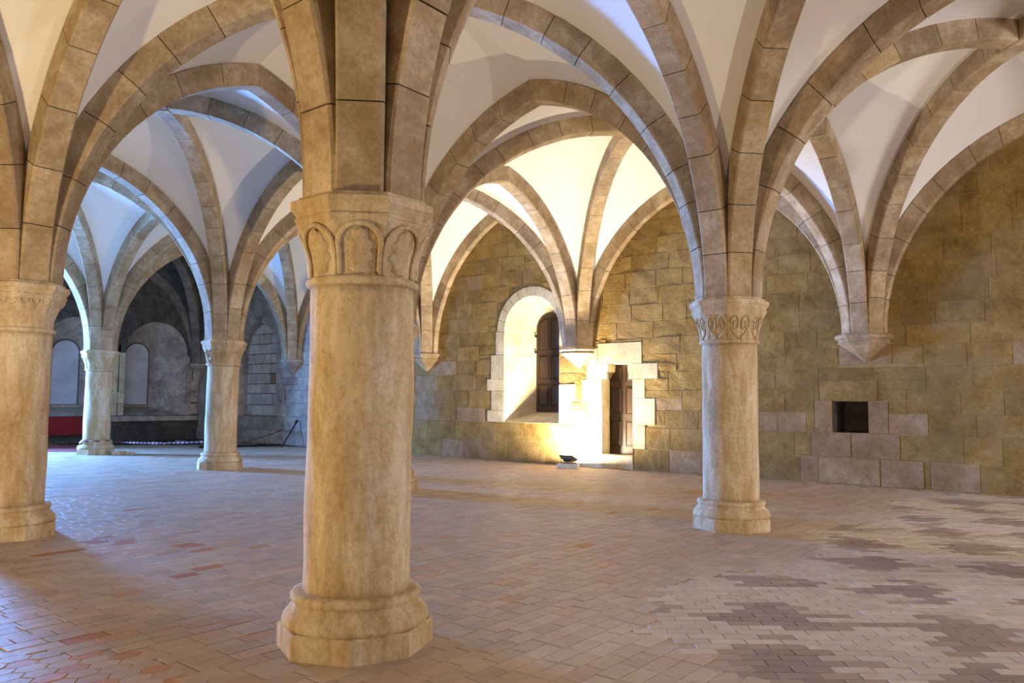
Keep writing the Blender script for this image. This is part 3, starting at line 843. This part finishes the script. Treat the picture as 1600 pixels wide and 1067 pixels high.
# zone C: stretched hexagons
hx, hy = 0.20, 0.125
for rI in range(-30, 40):
    for cI in range(-30, 30):
        cx = -2.4+cI*hx*0.75*1.0; cy = 0.4+rI*hy+(cI % 2)*hy/2
        if not zone_c(cx, cy) or not inview((cx, cy, 0), 60): continue
        pts = [(cx+hx/2*0.97*math.cos(PI/3*k), cy+hy/2/0.866*0.96*math.sin(PI/3*k)) for k in range(6)]
        tn = np.array((0.50, 0.23, 0.10)) if rt.random() < 0.2 else np.array((0.47, 0.37, 0.29))
        add_tile(pts, tn*rt.uniform(.9, 1.1))
def tile_geo(pts, rr):
    z = [rr.uniform(-0.0012, 0.0016) for _ in range(3)]
    n = len(pts); c = np.mean(pts, axis=0); V = []
    dx, dy = rr.uniform(-.007, .007), rr.uniform(-.007, .007)
    for p in pts: V.append((p[0], p[1], -0.013))
    for p in pts: V.append((p[0], p[1], -0.003+z[0]+dx*(p[0]-c[0])+dy*(p[1]-c[1])))
    for p in pts:
        q = c+(np.array(p)-c)*0.965; V.append((q[0], q[1], z[0]+dx*(p[0]-c[0])+dy*(p[1]-c[1])))
    F = [tuple(2*n+k for k in range(n))]
    for k in range(n):
        k2 = (k+1) % n; F += [(k, k2, n+k2, n+k), (n+k, n+k2, 2*n+k2, 2*n+k)]
    return V, F
tl = [t for t in tl if all((t[2][0]-o[0])**2+(t[2][1]-o[1])**2 > 0.12 for o in obst)]
tl.sort(key=lambda t: -(px((t[2][0], t[2][1], 0))[2])**-3*(1 if inview((t[2][0], t[2][1], 0), -2) else 0.01))
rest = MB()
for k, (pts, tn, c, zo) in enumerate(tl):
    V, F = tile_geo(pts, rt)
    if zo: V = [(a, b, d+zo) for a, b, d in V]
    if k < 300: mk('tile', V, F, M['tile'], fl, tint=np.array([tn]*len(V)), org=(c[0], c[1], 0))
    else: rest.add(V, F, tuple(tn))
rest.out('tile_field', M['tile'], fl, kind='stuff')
TILES = len(tl)

# earth strip and red matting near the end wall
def patch(name, pts, z, mat, parent=None, **k):
    L = len(pts); V = [(a, b, -0.012) for a, b in pts]+[(a, b, z) for a, b in pts]
    F = [tuple(range(L, 2*L))]+[(a, (a+1) % L, L+(a+1) % L, L+a) for a in range(L)]
    return mk(name, V, F, mat, parent, **k)
patch('earth_strip', [(6.6, 22.3), (8.2, 21.9), (10.4, 20.9), (12.15, 20.0), (12.15, 23.45), (6.0, 23.45)], 0.012, M['earth'], fl)
mt = patch('floor_mat', [(3.6, 21.2), (5.8, 20.2), (6.4, 19.6), (7.0, 20.4), (8.0, 22.3), (6.5, 23.3), (4.0, 23.3)], 0.02, M['redmat'],
           label='dusty red matting on the floor below the red board', cat='mat')

# ------------------------------------------------------------------ small things
mb = MB(); mb.box((6.6, YE-0.13, 0.30), (8.75, YE-0.06, 0.90)); 
rb = empty('red_board', (7.6, YE-0.1, 0.3), label='long red board against the end wall beneath a boarded recess', cat='board')
mb.out('panel', M['redboard'], rb)
mb = MB(); mb.box((6.6, YE-0.11, 0.0), (6.66, YE-0.04, 0.32)); mb.out('post', M['black'], rb)
mb = MB(); mb.box((8.66, YE-0.11, 0.0), (8.72, YE-0.04, 0.32)); mb.out('post', M['black'], rb)

# floodlight on its white block
cb = MB(); V, F = [], []
mb = MB(); mb.box((-0.17, -0.22, 0.0), (0.17, 0.22, 0.105))
a = math.radians(20)
def rotz(V, a, c): return [(c[0]+x*math.cos(a)-y*math.sin(a), c[1]+x*math.sin(a)+y*math.cos(a), c[2]+z) for x, y, z in V]
def block(name, c, sz, a, mat, label, cat):
    bm = bmesh.new(); bmesh.ops.create_cube(bm, size=1); bmesh.ops.scale(bm, vec=sz, verts=bm.verts)
    bmesh.ops.bevel(bm, geom=bm.edges[:], offset=0.012, segments=2, affect='EDGES', profile=0.6)
    me = bpy.data.meshes.new(name); bm.to_mesh(me); bm.free(); me.materials.append(mat)
    o = bpy.data.objects.new(name, me); C.objects.link(o); o.location = (c[0], c[1], c[2]+sz[2]/2); o.rotation_euler.z = a
    return setp(o, label=label, cat=cat)
block('concrete_block', (11.66, 6.33, 0.0), (0.24, 0.50, 0.105), 0.35, M['concrete'], 'white concrete block on the floor carrying the floodlight', 'block')
def floodlight(c, tilt, az, label):
    t = empty('floodlight', (c[0], c[1], 0.105), label=label, cat='floodlight')
    cz = 0.242
    def tf(P):   # local: lamp faces +z, tilt about local y then az
        out = []
        for x, y, z in P:
            x2, z2 = x*math.cos(tilt)+z*math.sin(tilt), -x*math.sin(tilt)+z*math.cos(tilt)
            out.append((c[0]+x2*math.cos(az)-y*math.sin(az), c[1]+x2*math.sin(az)+y*math.cos(az), cz+z2))
        return out
    V, F = [], []
    mb = MB()
    prof = [(0.085, 0.10, -0.075), (0.12, 0.155, -0.045), (0.125, 0.165, -0.01), (0.14, 0.18, -0.01), (0.14, 0.18, 0.012), (0.125, 0.165, 0.012), (0.12, 0.155, -0.004)]
    for hx_, hy_, z in prof: V += [(-hx_, -hy_, z), (hx_, -hy_, z), (hx_, hy_, z), (-hx_, hy_, z)]
    for k in range(len(prof)-1):
        for e in range(4): F.append((k*4+e, k*4+(e+1) % 4, k*4+4+(e+1) % 4, k*4+4+e))
    F.append((3, 2, 1, 0))
    mk('housing', tf(V), F, M['lamp'], t)
    mk('lens', tf([(-.12, -.155, -.003), (.12, -.155, -.003), (.12, .155, -.003), (-.12, .155, -.003)]), [(0, 1, 2, 3)], M['lens'], t)
    mb = MB()
    for k in range(7):
        y0 = -0.09+k*0.03; P = tf([(-.07, y0-.004, -.10), (.07, y0-.004, -.10), (.07, y0+.004, -.10), (-.07, y0+.004, -.10), (-.07, y0-.004, -.07), (.07, y0-.004, -.07), (.07, y0+.004, -.07), (-.07, y0+.004, -.07)])
        mb.add(P, [(0, 3, 2, 1), (4, 5, 6, 7), (0, 1, 5, 4), (1, 2, 6, 5), (2, 3, 7, 6), (3, 0, 4, 7)])
    mb.out('cooling_fins', M['lamp'], t, kind='stuff')
    for s in (-1, 1):
        e = np.array(tf([(0, s*0.19, -0.03)])[0]); b = np.array((c[0]-math.sin(az)*s*0.19, c[1]+math.cos(az)*s*0.19, 0.115))
        b2 = np.array((c[0], c[1], 0.115))
        mk('bracket', *tube([e, b, b2], 0.012, 6), M['lamp'], t)
    return t
floodlight((11.67, 6.33), math.radians(20), math.radians(5), 'grey floodlight tilted up on a white block by the wall')
block('concrete_block', (-5.55, 2.3, 0.0), (0.24, 0.50, 0.115), 0.1, M['concrete'], 'concrete block out of view by the left wall', 'block')
floodlight((-5.55, 2.3), math.radians(26), 0.0, 'floodlight out of view at the foot of the left wall')
block('concrete_block', (2.6, -11.2, 0.0), (0.24, 0.50, 0.105), 1.5, M['concrete'], 'added concrete block out of view under the fill lamp behind the camera', 'block')  # block and housing added to go with the unseen fill lamp
floodlight((2.6, -11.2), math.radians(37), math.radians(86), 'added fill lamp out of view by the wall behind the camera')

block('loose_stone', (6.62, 17.55, 0.0), (0.34, 0.22, 0.10), 0.4, M['column'], 'loose squared stone lying beside the farthest column base', 'stone')
block('loose_stone', (6.85, 17.42, 0.0), (0.22, 0.16, 0.08), -0.5, M['column'], 'small stone lying right of the farthest column base', 'stone')
rod = empty('iron_bar', (11.60, 17.33, 0), label='thin dark iron bar leaning against the dim wall', cat='bar')
mk('shank', *tube([(11.60, 17.33, 0.0), (12.13, 17.29, 0.82)], 0.022, 8), M['iron'], rod, smooth=True)
mk('head', *tube([(12.09, 17.29, 0.77), (12.15, 17.29, 0.86)], [0.045, 0.03], 8), M['iron'], rod)
mb = MB(); V = []
d = np.array((12.05-9.9, 17.95-18.75)); d /= np.linalg.norm(d); nrm = np.array((-d[1], d[0]))
def plank(p, q, wd_, h, name, label):
    p = np.array(p); q = np.array(q); dd = (q-p)/np.linalg.norm(q-p); n_ = np.array((-dd[1], dd[0]))*wd_/2
    P = [p-n_, q-n_, q+n_, p+n_]
    V = [(*a, 0.001) for a in P]+[(*a, h) for a in P]
    F = [(0, 3, 2, 1), (4, 5, 6, 7), (0, 1, 5, 4), (1, 2, 6, 5), (2, 3, 7, 6), (3, 0, 4, 7)]
    return mk(name, V, F, M['black'], label=label, cat='plank')
plank((9.6, 18.75), (12.02, 18.0), 0.16, 0.07, 'timber_plank', 'long dark timber lying below the blocked arch')
plank((9.9, 21.0), (11.2, 20.3), 0.35, 0.10, 'timber_plank', 'short dark timber lying left of the gold-edged far column')
rr = random.Random(3)
for k in range(9):
    x_, y_ = 9.3+k*0.22+rr.uniform(-.1, .1), 21.6-k*0.12+rr.uniform(-.25, .25); s = rr.uniform(0.06, 0.13)
    bm = bmesh.new(); bmesh.ops.create_icosphere(bm, subdivisions=2, radius=s)
    for v in bm.verts: v.co *= rr.uniform(0.8, 1.1); v.co.z *= 0.6
    me = bpy.data.meshes.new('rubble_stone'); bm.to_mesh(me); bm.free(); me.materials.append(M['grey'])
    o_ = bpy.data.objects.new('rubble_stone', me); C.objects.link(o_); o_.location = (x_, y_, 0.012+s*0.4)
    setp(o_, label='small grey rubble stone on the dark earth near the end wall', cat='stone', group='rubble on the earth strip')

# barrier tape, red and white
def tape(p, q, sag, label, n=60):
    p, q = np.array(p, float), np.array(q, float); V = []; F = []; T = []
    dd = (q-p)/np.linalg.norm(q-p); nn = np.array((-dd[1], dd[0], 0))
    L = np.linalg.norm(q-p); m = int(L/0.085)
    for k in range(m*2+1):
        t = k/(m*2); c = p+(q-p)*t; c[2] -= sag*math.sin(PI*t)
        tw = 0.9*math.sin(t*L*2.1)+0.3; h = 0.022
        o1 = np.array((nn[0]*math.sin(tw), nn[1]*math.sin(tw), math.cos(tw)))*h
        col = (0.22, 0.22, 0.22) if (k//2) % 3 == 0 else (0.10, 0.015, 0.015)
        for s in (1, -1):
            V.append(c+o1*s); T.append(col)
    for k in range(m*2): F.append((2*k, 2*k+1, 2*k+3, 2*k+2))
    mk('barrier_tape', V, F, M['tape'], tint=np.array(T), label=label, cat='tape', group='barrier tape')
tape((6.66, 18.05, 0.33), (6.02, 12.2, 0.58), 0.03, 'barrier tape strung between the two far columns')
tape((6.50, 12.12, 0.50), (12.15, 18.1, 0.52), 0.05, 'barrier tape running from the gold-edged column to the dim wall')
tape((6.0, 18.2, 0.36), (0.36, 6.1, 1.02), 0.10, 'barrier tape from the farthest column to the left foreground column')
mk('tape_knot', *tube([(6.33+0.372*math.cos(PI*k/12), 18.3+0.372*math.sin(PI*k/12), 0.37+0.008*math.sin(k)) for k in range(25)], 0.014, 6), M['tape'],
   tint=np.tile(np.repeat(np.array([[0.75, 0.75, 0.77], [0.3, 0.03, 0.03], [0.3, 0.03, 0.03]]), 6, 0), (9, 1))[:25*6], label='twisted barrier tape tied around the farthest column', cat='tape', group='barrier tape')
print('tiles', TILES, 'stones', len(rects), 'objects', len(bpy.data.objects))
